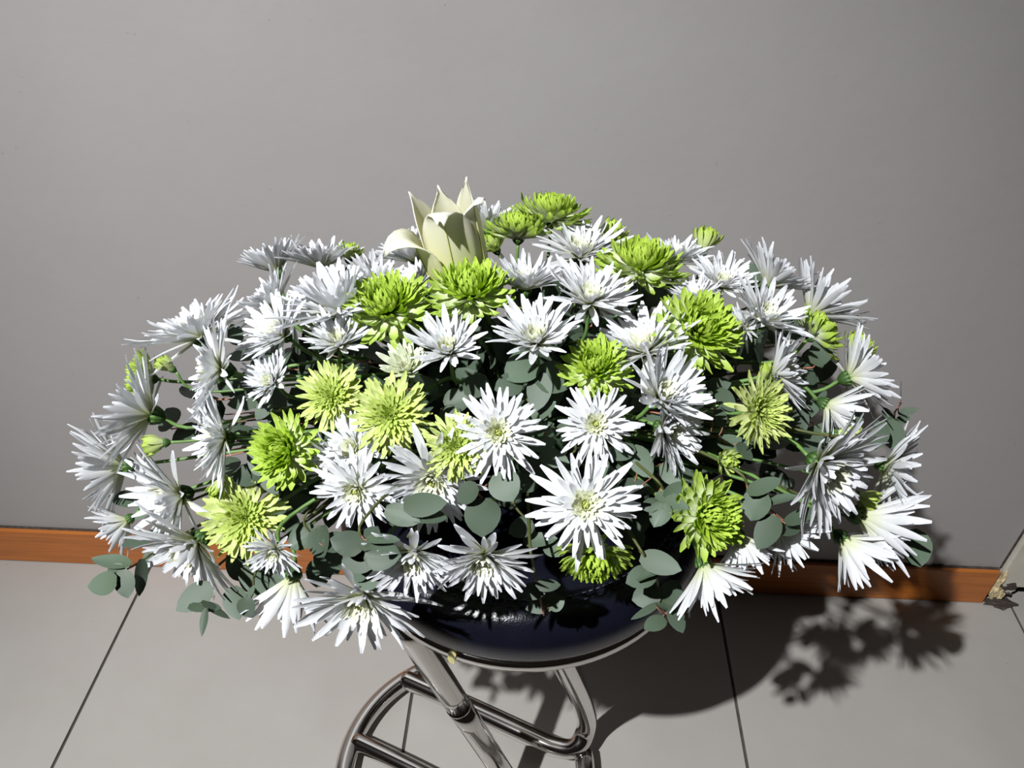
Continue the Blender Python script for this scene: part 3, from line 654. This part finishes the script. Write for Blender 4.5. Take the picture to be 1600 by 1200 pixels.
        ((-0.2698, 0.5900, 0.8888), (-0.911, 0.372, 0.180), (0.023, -0.389, 0.921), 0.0331, 0.0265),
        ((-0.2749, 0.5798, 0.8800), (-0.914, -0.403, 0.045), (0.196, -0.341, 0.920), 0.0288, 0.0196),
        ((-0.2590, 0.5719, 0.8879), (-0.502, -0.730, -0.463), (-0.062, -0.504, 0.862), 0.0258, 0.0168),
    ]),
    ('eucalyptus sprig with a broad leaf left of the domed lime bloom', [(-0.2325, 0.5042, 0.8390), (-0.2523, 0.5131, 0.8442), (-0.2673, 0.5173, 0.8424)], [
        ((-0.2560, 0.5152, 0.8453), (-0.981, -0.177, -0.078), (-0.027, -0.275, 0.961), 0.0342, 0.0266),
        ((-0.2579, 0.5161, 0.8474), (0.629, -0.671, -0.393), (-0.000, -0.506, 0.862), 0.0302, 0.0189),
        ((-0.2565, 0.5097, 0.8477), (-0.556, 0.673, 0.487), (0.049, -0.559, 0.828), 0.0278, 0.0164),
    ]),
    ('eucalyptus sprig with a shadowed leaf behind the yellow-green bloom at right', [(0.2200, 0.5662, 0.8611), (0.2371, 0.5811, 0.8666)], [
        ((0.2397, 0.6041, 0.8791), (0.530, -0.764, -0.369), (-0.102, -0.489, 0.866), 0.0366, 0.0274),
        ((0.2250, 0.5858, 0.8830), (0.453, 0.877, 0.160), (0.170, -0.261, 0.950), 0.0260, 0.0169),
        ((0.2266, 0.5763, 0.8658), (0.924, -0.376, -0.065), (-0.030, -0.242, 0.970), 0.0232, 0.0155),
    ]),
    ('eucalyptus sprig above the round yellow-green bud on the right', [(0.1601, 0.5516, 0.8801), (0.1788, 0.5472, 0.8705)], [
        ((0.1675, 0.5503, 0.8742), (0.983, -0.183, -0.006), (-0.053, -0.315, 0.948), 0.0338, 0.0188),
        ((0.1849, 0.5460, 0.8770), (0.656, -0.660, -0.366), (0.248, -0.269, 0.931), 0.0223, 0.0137),
        ((0.1677, 0.5869, 0.9070), (0.580, -0.708, -0.403), (0.064, -0.453, 0.889), 0.0278, 0.0177),
        ((0.1702, 0.5538, 0.8893), (-0.171, 0.916, 0.362), (-0.443, -0.399, 0.803), 0.0251, 0.0126),
    ]),
    ('grey-green eucalyptus sprig behind the white left-facing bloom at left', [(-0.2578, 0.6056, 0.8869), (-0.2827, 0.6263, 0.8899), (-0.3003, 0.6411, 0.8902)], [
        ((-0.2820, 0.6332, 0.8942), (-0.999, 0.031, -0.011), (-0.008, 0.079, 0.997), 0.0439, 0.0274),
        ((-0.2743, 0.6253, 0.9023), (-0.291, -0.848, -0.443), (0.105, -0.489, 0.866), 0.0308, 0.0228),
        ((-0.3169, 0.6580, 0.8874), (-0.516, 0.712, 0.477), (-0.122, -0.612, 0.782), 0.0283, 0.0184),
    ]),
    ('eucalyptus sprig showing at the left edge between two large white blooms', [(-0.3986, 0.5479, 0.7435), (-0.4217, 0.5561, 0.7472), (-0.4329, 0.5593, 0.7491)], [
        ((-0.4145, 0.5538, 0.7559), (-0.999, 0.049, 0.005), (0.000, -0.095, 0.995), 0.0385, 0.0228),
        ((-0.4046, 0.5575, 0.7608), (-0.357, -0.865, -0.352), (-0.026, -0.367, 0.930), 0.0310, 0.0212),
        ((-0.3847, 0.5126, 0.7507), (-0.949, -0.311, -0.053), (0.005, -0.182, 0.983), 0.0410, 0.0178),
        ((-0.3731, 0.4960, 0.7544), (-0.622, -0.607, -0.494), (-0.007, -0.627, 0.779), 0.0269, 0.0175),
    ]),
    ('dim eucalyptus sprig between the two yellow-green blooms at centre', [(-0.0928, 0.5655, 0.8876), (-0.0750, 0.5732, 0.8939), (-0.0603, 0.5814, 0.8996)], [
        ((-0.0890, 0.5630, 0.8935), (0.878, 0.133, 0.459), (-0.310, -0.572, 0.759), 0.0315, 0.0252),
        ((-0.0770, 0.5582, 0.8981), (-0.528, -0.712, -0.463), (-0.163, -0.450, 0.878), 0.0288, 0.0213),
        ((-0.0664, 0.5646, 0.9058), (0.473, 0.765, 0.438), (0.060, -0.523, 0.850), 0.0290, 0.0227),
        ((-0.0581, 0.5694, 0.8936), (0.821, -0.570, -0.026), (-0.147, -0.256, 0.956), 0.0278, 0.0190),
    ]),
    ('dim eucalyptus sprig below the lime bloom right of centre', [(0.0356, 0.5417, 0.8666), (0.0181, 0.5303, 0.8560), (0.0065, 0.5239, 0.8491)], [
        ((0.0315, 0.5226, 0.8629), (-0.833, -0.323, -0.449), (-0.234, -0.530, 0.815), 0.0348, 0.0298),
        ((0.0136, 0.5173, 0.8620), (-0.871, 0.440, 0.217), (-0.150, -0.660, 0.736), 0.0311, 0.0248),
        ((0.0264, 0.5193, 0.8544), (-0.124, -0.856, -0.502), (0.066, -0.512, 0.856), 0.0297, 0.0223),
        ((0.0029, 0.5185, 0.8477), (-0.980, -0.172, -0.102), (-0.042, -0.322, 0.946), 0.0313, 0.0263),
    ]),
    ('dark eucalyptus sprig between the palest lime bloom and the left hanging bloom', [(-0.2161, 0.4952, 0.8144), (-0.2100, 0.4820, 0.7934), (-0.2105, 0.4840, 0.7521)], [
        ((-0.2011, 0.4867, 0.8064), (0.017, -0.858, -0.514), (-0.499, -0.453, 0.739), 0.0352, 0.0290),
        ((-0.2099, 0.4918, 0.7944), (-0.755, -0.635, -0.166), (0.116, -0.378, 0.919), 0.0333, 0.0256),
        ((-0.2051, 0.4851, 0.7766), (0.540, -0.644, -0.542), (0.016, -0.636, 0.771), 0.0336, 0.0285),
        ((-0.2112, 0.4927, 0.7472), (-0.118, -0.813, -0.570), (0.096, -0.581, 0.808), 0.0307, 0.0267),
        ((-0.1974, 0.4681, 0.7998), (0.936, 0.352, 0.025), (0.087, -0.298, 0.951), 0.0289, 0.0214),
    ]),
]

# ---------------------------------------------------------------- petals
def petal_shape(width, bend, curl, chan, twist=0.0, n=6, thick=.008, tip=.64, tippow=2.4, blunt=.30):
    """a petal of unit length along +X, upper face +Z; returns verts, faces, t"""
    V, T = [], []
    x = z = 0.0
    for i in range(n + 1):
        s = i / n
        if i:
            sm = (i - .5) / n
            b = bend * sm + curl * max(0, (sm - .6) / .4) ** 1.5
            x += math.cos(b) / n
            z += math.sin(b) / n
        b = bend * s + curl * max(0, (s - .6) / .4) ** 1.5
        w = width * (.46 + .54 * math.sin(min(s / .5, 1) * math.pi / 2))
        if s > tip:
            w *= max(blunt, 1 - ((s - tip) / (1 - tip)) ** tippow)
        nx, nz = -math.sin(b), math.cos(b)
        tw = twist * s
        c = chan * (1 - .5 * s)
        for yy, hh in ((-.5, c * w), (0, 0), (.5, c * w), (-.5, c * w), (0, -thick), (.5, c * w)):
            y = yy * w
            h = hh + y * math.sin(tw)
            V.append((x + nx * h, y * math.cos(tw), z + nz * h))
            T.append(s)
    Fc = []
    for i in range(n):                                      # upper sheet, lower sheet: crisp edges between them
        a, b = i * 6, i * 6 + 6
        Fc += [(a, b, b + 1, a + 1), (a + 1, b + 1, b + 2, a + 2), (a + 4, b + 4, b + 3, a + 3), (a + 5, b + 5, b + 4, a + 4)]
    e = n * 6
    Fc.append((e, e + 4, e + 2, e + 1))
    return V, Fc, T

RND = random.Random(11)
def variants(mat, count, width, bend, curl, chan, twist, **kw):
    out = []
    for i in range(count):
        V, Fc, T = petal_shape(RND.uniform(*width), RND.uniform(*bend), RND.uniform(*curl), RND.uniform(*chan), RND.uniform(-twist, twist), **kw)
        out.append((mesh('petal', V, Fc, mat, True, T), V, Fc, T))
    return out
PET = {
    'w_out': variants('white_petal', 12, (.130, .185), (-.22, .22), (-.25, .30), (.12, .30), .4),
    'w_in': variants('white_petal', 6, (.20, .26), (.0, .4), (-.1, .4), (.08, .22), .3),
    'v_out': variants('greenish_petal', 8, (.17, .22), (-.1, .4), (-.1, .4), (.10, .25), .3),
    'cream': variants('cream_petal', 4, (.26, .34), (.1, .6), (.1, .6), (.1, .3), .2, n=4),
    'eye': variants('eye_floret', 4, (.28, .36), (.3, .9), (.3, .9), (.2, .4), .2, n=3),
    'g_out': variants('lime_petal', 12, (.16, .215), (-.1, .4), (.2, 1.2), (.15, .40), .5, tip=.68, tippow=3),
    'g_core': variants('lime_core', 8, (.15, .20), (.2, .7), (.5, 1.2), (.15, .4), .3, n=4, tip=.68, tippow=3),
    'p_out': variants('pale_petal', 12, (.12, .17), (-.25, .3), (-.3, .8), (.12, .35), .5, tip=.68, tippow=3),
    'p_core': variants('pale_core', 8, (.13, .17), (.1, .6), (.3, 1.0), (.15, .4), .3, n=4, tip=.68, tippow=3),
    'b_out': variants('bud_petal', 8, (.22, .30), (.2, .7), (.2, .9), (.15, .35), .2, n=5, tip=.7, tippow=3),
}

def petal_matrix(th, ph, L, r0=0.0, z0=0.0, roll=0.0):
    R = Vector((math.cos(ph), math.sin(ph), 0))
    A = Vector((0, 0, 1))
    d = A * math.cos(th) + R * math.sin(th)
    n = A * math.sin(th) - R * math.cos(th)
    y = n.cross(d)
    m = Matrix((d * L, y * L * (.8 if L > .052 else 1), n * L)).transposed()
    m = m @ Matrix.Rotation(roll, 3, 'X')
    m = m.to_4x4()
    m.translation = R * r0 + A * z0
    return m

def ring(rnd, n, th, thj, L, Lj, r0, z0, phj=.35, ph0=None):
    """yield matrices of one whorl of petals"""
    ph0 = rnd.uniform(0, 6.28) if ph0 is None else ph0
    out = []
    for i in range(n):
        ph = ph0 + 2 * math.pi * (i + rnd.uniform(-phj, phj)) / n
        out.append(petal_matrix(th + rnd.uniform(-thj, thj), ph, L * (1 + rnd.uniform(-Lj, Lj)), r0, z0, rnd.uniform(-.25, .25)))
    return out

def join_petals(mats, vset, rnd):
    V, Fc, T = [], [], []
    for m in mats:
        me, v, f, t = rnd.choice(vset)
        b = len(V)
        V += [m @ Vector(q) for q in v]
        Fc += [tuple(i + b for i in q) for q in f]
        T += t
    return V, Fc, T

def dome(r, h, z0, n=14, rows=5):
    prof = [(max(.0003, r * math.cos(k / rows * math.pi / 2)), z0 + h * math.sin(k / rows * math.pi / 2)) for k in range(rows + 1)]
    return lathe(prof, n)

D2R = math.pi / 180
def build_flower(kind, P, A, L, opn, label, seed):
    rnd = random.Random(seed)
    rot = axis_frame(A, rnd.uniform(0, 6.28))
    m = rot.to_4x4()
    m.translation = Vector(P)
    name = {'w': 'white_chrysanthemum', 'v': 'white_chrysanthemum', 'g': 'lime_chrysanthemum', 'p': 'lime_chrysanthemum', 'b': 'chrysanthemum_bud'}[kind]
    grp = {'w': 'white chrysanthemums', 'v': 'white chrysanthemums', 'g': 'green chrysanthemums', 'p': 'green chrysanthemums', 'b': 'chrysanthemum buds'}[kind]
    root = empty(name, m, label, 'flower' if kind != 'b' else 'flower bud', grp)
    o = opn * D2R
    outer, core, coreset, eye = [], [], None, []
    def put(mats, key):
        for q in mats:
            outer.append((q, rnd.choice(PET[key])[0]))
    rc = L * .075                                          # receptacle radius
    full = 'very full white chrysanthemum' in label
    if kind in 'wv':
        ko, ki = ('w_out', 'w_in') if kind == 'w' else ('v_out', 'v_out')
        n1 = 22 if full else rnd.randint(17, 20)
        put(ring(rnd, n1, o + .05, .16 if opn >= 60 else .10, L * .98, .14, rc, 0, .42), ko)
        put(ring(rnd, n1 - 1, o * .90, .13, L * .88, .13, rc * .9, .001, .42), ko)
        put(ring(rnd, n1 - 2, o * .80, .12, L * .72, .12, rc * .8, .002), ko)
        put(ring(rnd, n1 - 3, o * (.58 if full else .70), .10, L * (.80 if full else .54), .10, rc * .7, .003), ki)
        if full:
            put(ring(rnd, 14, o * .40, .10, L * .70, .12, rc * .6, .003), ki)
        for k in range(rnd.randint(1, 3) if opn >= 60 else 0):                 # a few stray long petals bent back
            put([petal_matrix(o + rnd.uniform(.25, .6), rnd.uniform(0, 6.28), L * rnd.uniform(1.0, 1.22), rc, -.001)], ko)
        core = ring(rnd, 15, o * .62, .10, L * .40, .1, rc * .7, .003) + ring(rnd, 14, o * .52, .1, L * .30, .1, rc * .6, .004) + ring(rnd, 12, o * .40, .1, L * .23, .1, rc * .5, .004)
        coreset = PET['cream']
        eye = ring(rnd, 10, .42, .12, L * .20, .1, rc * .42, .004) + ring(rnd, 8, .22, .1, L * .18, .1, rc * .3, .004) + ring(rnd, 4, .1, .1, L * .16, .1, rc * .1, .004)
    elif kind in 'gp':
        ko, kc = (('g_out', 'g_core') if kind == 'g' else ('p_out', 'p_core'))
        put(ring(rnd, 22, o + .12, .22, L * 1.0, .14, rc * 1.3, -.001, .45), ko)
        put(ring(rnd, 22, o - .04, .18, L * .96, .13, rc * 1.3, .001, .45), ko)
        put(ring(rnd, 22, o * .84, .15, L * .88, .10, rc * 1.2, .002, .45), ko)
        core = []
        h = 1.0 if kind == 'g' else .86
        for q, (f, l, n) in enumerate(((.72, .82, 24), (.62, .76, 24), (.52, .71, 23), (.42, .67, 21), (.33, .63, 18), (.24, .60, 15), (.16, .57, 11), (.08, .54, 6))):
            if kind == 'p':                                  # a flatter rosette
                f = (.88, .80, .72, .64, .54, .44, .32, .16)[q]
                l = (.86, .76, .66, .56, .46, .37, .28, .20)[q]
            core += ring(rnd, n, o * f, .08, L * l * h, .09, rc * (1.1 - q * .11), .002 + .0004 * q, .45)
        coreset = PET[kc]
    else:
        put(ring(rnd, 11, o, .12, L * .95, .08, rc * 2.4, 0), 'b_out')
        put(ring(rnd, 10, o * .72, .10, L * .92, .08, rc * 2.0, .001), 'b_out')
        put(ring(rnd, 9, o * .45, .10, L * .88, .08, rc * 1.5, .002), 'b_out')
        core = ring(rnd, 7, o * .25, .08, L * .82, .06, rc, .002) + ring(rnd, 4, .08, .05, L * .78, .05, rc * .4, .002)
        coreset = PET['b_out']
    for q, me in outer:
        p = link('petal', me, root)
        p.matrix_basis = q
    V, Fc, T = join_petals(core, coreset, rnd)
    c = link('inner_petals', mesh('inner_petals', V, Fc, coreset[0][0].materials[0].name and None, True, T), root)
    c.data.materials.append(coreset[0][0].materials[0])
    c['kind'] = 'stuff'
    if eye:
        V, Fc, T = join_petals(eye, PET['eye'], rnd)
        e = link('yellow_eye', mesh('yellow_eye', V, Fc, 'eye_floret', True, T), root)
        e['kind'] = 'stuff'
    # calyx: a cup with rows of bracts
    k = 2.0 if kind == 'b' else 1.0
    cr = (rc * 1.9 if kind != 'b' else rc * 2.9)
    parts = [lathe([(.0016, -cr * 1.5), (cr * .55, -cr * 1.25), (cr * .95, -cr * .65), (cr, -cr * .1), (cr * .6, .0005)], 12)]
    tv = [.0] * len(parts[0][0])
    bv = petal_shape(.34, .35, .2, .2, 0, n=3, thick=.05)
    for row, (zz, ln) in enumerate(((-cr * 1.15, .95), (-cr * .75, .85))):
        for i in range(11):
            ph = 2 * math.pi * (i + .5 * row) / 11
            q = petal_matrix((.62 - .18 * row) if opn < 70 else (.85 - .2 * row), ph, cr * 1.25 * ln, cr * .62, zz)
            parts.append(([q @ Vector(v) for v in bv[0]], bv[1]))
            tv += bv[2]
    V, Fc = joined(parts)
    link('calyx', mesh('calyx', V, Fc, 'calyx', True, tv), root)
    # stem, from the calyx to the foam
    P0 = Vector(P)
    A = Vector(A)
    tgt = FOAM + Vector((max(-.085, min(.085, (P0.x - FOAM.x) * .32)), max(-.07, min(.07, (P0.y - FOAM.y) * .45)), rnd.uniform(-.03, .02)))
    s0 = P0 - A * cr * 1.4
    d = (tgt - s0)
    s1 = s0 - A * min(.035, d.length * .25)
    s2 = s0.lerp(tgt, .55) + Vector((rnd.uniform(-.008, .008), rnd.uniform(-.006, .006), .018 + rnd.uniform(-.01, .012)))
    path = catmull([s0, s1, s2, tgt], 5)
    im = m.inverted()
    V, Fc = tube([im @ q for q in path], .0019 if kind != 'b' else .0015, 7)
    link('stem', mesh('stem', V, Fc, 'stem'), root)
    return root

for i, (kind, P, A, L, opn, label) in enumerate(FLOWERS):
    build_flower(kind, P, A, L, opn, label, 100 + i * 7)

# ---------------------------------------------------------------- the lily
LB = Vector((-.081, .690, .945))
LAX = Vector((-.13, -.10, 1.0))
lr = axis_frame(LAX)
lm = lr.to_4x4()
lm.translation = LB
lily = empty('lily', lm, 'cream trumpet lily with curled tips, tallest flower of the bouquet', 'flower')
def tepal(phi, LT, wmax, curl, lean, cs):
    """lily tepal as a curved sheet with thickness, wrapped round the trumpet axis"""
    ns, nu = 18, 8
    r, z = .0095, 0.0
    rows = []
    for i in range(ns + 1):
        s = i / ns
        if i:
            sm = (i - .5) / ns
            al = math.radians(58) * max(0, 1 - sm / .34) + lean * min(1, sm / .2) + curl * max(0, (sm - cs) / (1 - cs)) ** 1.7
            r += math.sin(al) * LT / ns
            z += math.cos(al) * LT / ns
        al = math.radians(58) * max(0, 1 - s / .34) + lean * min(1, s / .2) + curl * max(0, (s - cs) / (1 - cs)) ** 1.7
        w = wmax * (.35 + .65 * math.sin(min(1, s / .52) * math.pi / 2))
        if s > .52:
            w *= max(.09, (1 - ((s - .52) / .48) ** 2.3))
        rows.append((r, z, al, w, s))
    V, T, Fc = [], [], []
    for side in (0, 1):
        for (r, z, al, w, s) in rows:
            for j in range(nu + 1):
                u = -1 + 2 * j / nu
                rad = max(r, .012) * (1 + .5 * s * s)
                an = phi + u * w / rad
                # local wrap about a shifted centre keeps tips flat-ish
                cx, cy = (r - rad) * math.cos(phi), (r - rad) * math.sin(phi)
                off = (-.0004 if side else .0006) + .0016 * math.exp(-(u / .16) ** 2) * (1 - .5 * s) * (1 if not side else .6) - .0018 * s * (u * u)
                nr, nz = math.cos(al), -math.sin(al)
                rr = rad + nr * off
                V.append((cx + rr * math.cos(an), cy + rr * math.sin(an), z + nz * off + .006 * s * s * u * u * (-1)))
                T.append(s)
    n1 = nu + 1
    tot = (ns + 1) * n1
    for i in range(ns):
        for j in range(nu):
            a = i * n1 + j
            Fc.append((a, a + 1, a + n1 + 1, a + n1))
            Fc.append((tot + a, tot + a + n1, tot + a + n1 + 1, tot + a + 1))
    for i in range(ns):
        for j in (0, nu):
            a = i * n1 + j
            q = (a, a + n1, tot + a + n1, tot + a)
            Fc.append(q if j == 0 else q[::-1])
    for j in range(nu):
        a = ns * n1 + j
        Fc.append((a, a + 1, tot + a + 1, tot + a))
    rib = [Vector(((r + .0020) * math.cos(phi), (r + .0020) * math.sin(phi), z)) for (r, z, al, w, s) in rows[:-2]]
    return V, Fc, T, rib, [q[4] for q in rows[:-2]]
TEP = [(-88, .136, .0300, 2.6, -.02, .77), (-24, .128, .0265, 1.7, -.02, .77), (42, .122, .0220, .15, -.04, .6), (112, .112, .0210, .15, -.04, .6),
       (162, .117, .0230, .30, .04, .6), (212, .122, .0270, 2.7, .14, .56)]
for deg, LT, wm, cu, le, cs in TEP:
    V, Fc, T, rib, rs = tepal(math.radians(deg), LT, wm, cu, le, cs)
    t = link('tepal', mesh('tepal', V, Fc, 'lily', True, T), lily)
    RV, RF = tube(rib, lambda s: .0013 * (1 - .55 * s), 6)
    link('midrib', mesh('midrib', RV, RF, 'lily_rib', True, [rs[min(i // 6, len(rs) - 1)] for i in range(len(RV))]), t)
V, Fc = tube(catmull([(0, 0, .004), (0, 0, -.02), lm.inverted() @ (FOAM + Vector((-.04, .0, .1))), lm.inverted() @ FOAM], 6), .0032, 8)
link('stem', mesh('stem', V, Fc, 'stem'), lily)
V, Fc = lathe([(.0033, -.004), (.0075, .001), (.0085, .006), (.006, .010)], 16)
link('flower_base', mesh('flower_base', V, Fc, 'lily_rib', True, [0] * len(V)), lily)

# ---------------------------------------------------------------- eucalyptus
def leaf_shape(ratio, fold, droop, wob, seed, n=7):
    """unit-length leaf along +X, face up +Z"""
    rnd = random.Random(seed)
    V, T = [], []
    for i in range(n + 1):
        s = i / n
        w = ratio * .5 * math.sin(math.pi * min(1, (s * .96 + .04)) ** .82) ** .62
        if i == n:
            w = .012
        x = s - .5 * droop * s * s * .3
        z = -droop * .22 * s * s
        ew = wob * math.sin(s * 9 + seed)
        for yy, dz in ((-1, fold * w + ew), (-.5, fold * w * .35), (0, -.006), (.5, fold * w * .35), (1, fold * w - ew),
                       (-1, fold * w + ew), (0, -.016), (1, fold * w - ew)):
            V.append((x, yy * w, z + dz))
            T.append(s)
    Fc = []
    for i in range(n):
        a, b = i * 8, i * 8 + 8
        Fc += [(a + k, b + k, b + k + 1, a + k + 1) for k in range(4)]
        Fc += [(a + 6, b + 6, b + 5, a + 5), (a + 7, b + 7, b + 6, a + 6)]
    return V, Fc, T
LEAVES = []
for i in range(14):
    ratio = (.95, .8, .65, .5, .36, .26, .88)[i % 7]
    V, Fc, T = leaf_shape(ratio, RND.uniform(-.1, .3), RND.uniform(-.2, .7), RND.uniform(0, .02), i)
    LEAVES.append((ratio, mesh('leaf', V, Fc, 'leaf', True, T)))

def build_sprig(label, stem, leaves, seed, group='eucalyptus sprigs'):
    rnd = random.Random(seed)
    pts = [Vector(p) for p in stem]
    base = pts[0]
    root = empty('eucalyptus_sprig', Matrix.Translation(base), label, 'foliage', group)
    tgt = FOAM + Vector((max(-.08, min(.08, (base.x - FOAM.x) * .3)), max(-.06, min(.06, (base.y - FOAM.y) * .4)), rnd.uniform(-.03, .02)))
    path = catmull([tgt, tgt.lerp(base, .6) + Vector((0, 0, .012))] + pts, 5)
    parts = [tube([q - base for q in path], lambda s: .0016 * (1.15 - .65 * s), 6)]
    tv = [i // 6 / (len(path) - 1) for i in range(len(parts[0][0]))]
    for B, d, n, L, W in leaves:
        B, d, n = Vector(B), Vector(d).normalized(), Vector(n).normalized()
        near = min(path[6:] or path, key=lambda q: (q - B).length)
        if (near - B).length > .0015:
            md = (near + B) / 2 + n * -.002
            parts.append(tube([near - base, md - base, B + d * L * .012 - n * .0009 - base], .0006, 5))
            tv += [.9] * 15
        ratio = W / L
        cands = sorted(LEAVES, key=lambda q: abs(q[0] - ratio))[:2]
        rat, me = rnd.choice(cands)
        lf = link('leaf', me, root)
        y = n.cross(d)
        mm = Matrix((d * L, y * (W / rat), n * L)).transposed().to_4x4()
        mm.translation = B - base
        lf.matrix_basis = mm
    V, Fc = joined(parts)
    link('stem', mesh('stem', V, Fc, 'red_stem', True, tv), root)
    return root

for i, (label, stem, leaves) in enumerate(SPRIGS):
    build_sprig(label, stem, leaves, 900 + i)

# foliage deep between the flower stems
EC, EA = Vector((-.03, .68, .79)), Vector((.40, .18, .15))
fr = random.Random(4)
HIDDEN = {0, 2, 14, 21, 27, 41, 47, 49, 51, 54, 59, 63, 66, 67, 68, 71, 73, 75, 78, 88, 89, 91, 96, 97, 99, 103}   # wholly behind other things
for i in range(112):
    while True:
        dv = Vector((fr.uniform(-1, 1), fr.uniform(-1, .55), fr.uniform(-.45, 1)))
        if .2 < dv.length < 1:
            break
    if i >= 100:                                            # low on both flanks
        dv = Vector((fr.uniform(.35, .9) * (-1 if i % 3 else 1), fr.uniform(-1, -.3), fr.uniform(-.55, -.1)))
    dv.normalize()
    k = fr.uniform(.55, .92) if abs(dv.x) < .5 else fr.uniform(.6, 1.0)
    tip = EC + Vector([dv[j] * EA[j] * k for j in range(3)])
    if tip.z < SH + .12 and abs(tip.x - SC.x) < .2:
        tip.z = SH + .13
    st = [FOAM.lerp(tip, .55), FOAM.lerp(tip, .8), tip]
    axis = (tip - FOAM).normalized()
    lv = []
    for j in range(7):
        b = FOAM.lerp(tip, .50 + .5 * j / 6)
        side = Vector((fr.uniform(-1, 1), fr.uniform(-1, 1), fr.uniform(-.4, 1))).normalized()
        d = (side + axis * .5).normalized()
        n = Vector((fr.uniform(-.5, .3), fr.uniform(-1, .0), fr.uniform(.2, 1)))
        n = (n - d * n.dot(d)).normalized()
        L = fr.uniform(.030, .046)
        lv.append((b + d * .003, d, n, L, L * fr.uniform(.6, .95)))
    if i in HIDDEN:
        continue
    hgt = 'low' if tip.z < .80 else 'high'
    side = ("at the bouquet's left end" if tip.x < -.25 else 'left of the lily' if tip.x < -.13 else 'below the lily' if tip.x < .02
            else 'right of the lily' if tip.x < .17 else "at the bouquet's right end")
    build_sprig('dim eucalyptus sprig %s among shaded flower stems %s' % (hgt, side), st, lv, 2000 + i, 'shaded sprigs %s %s' % (hgt, side))
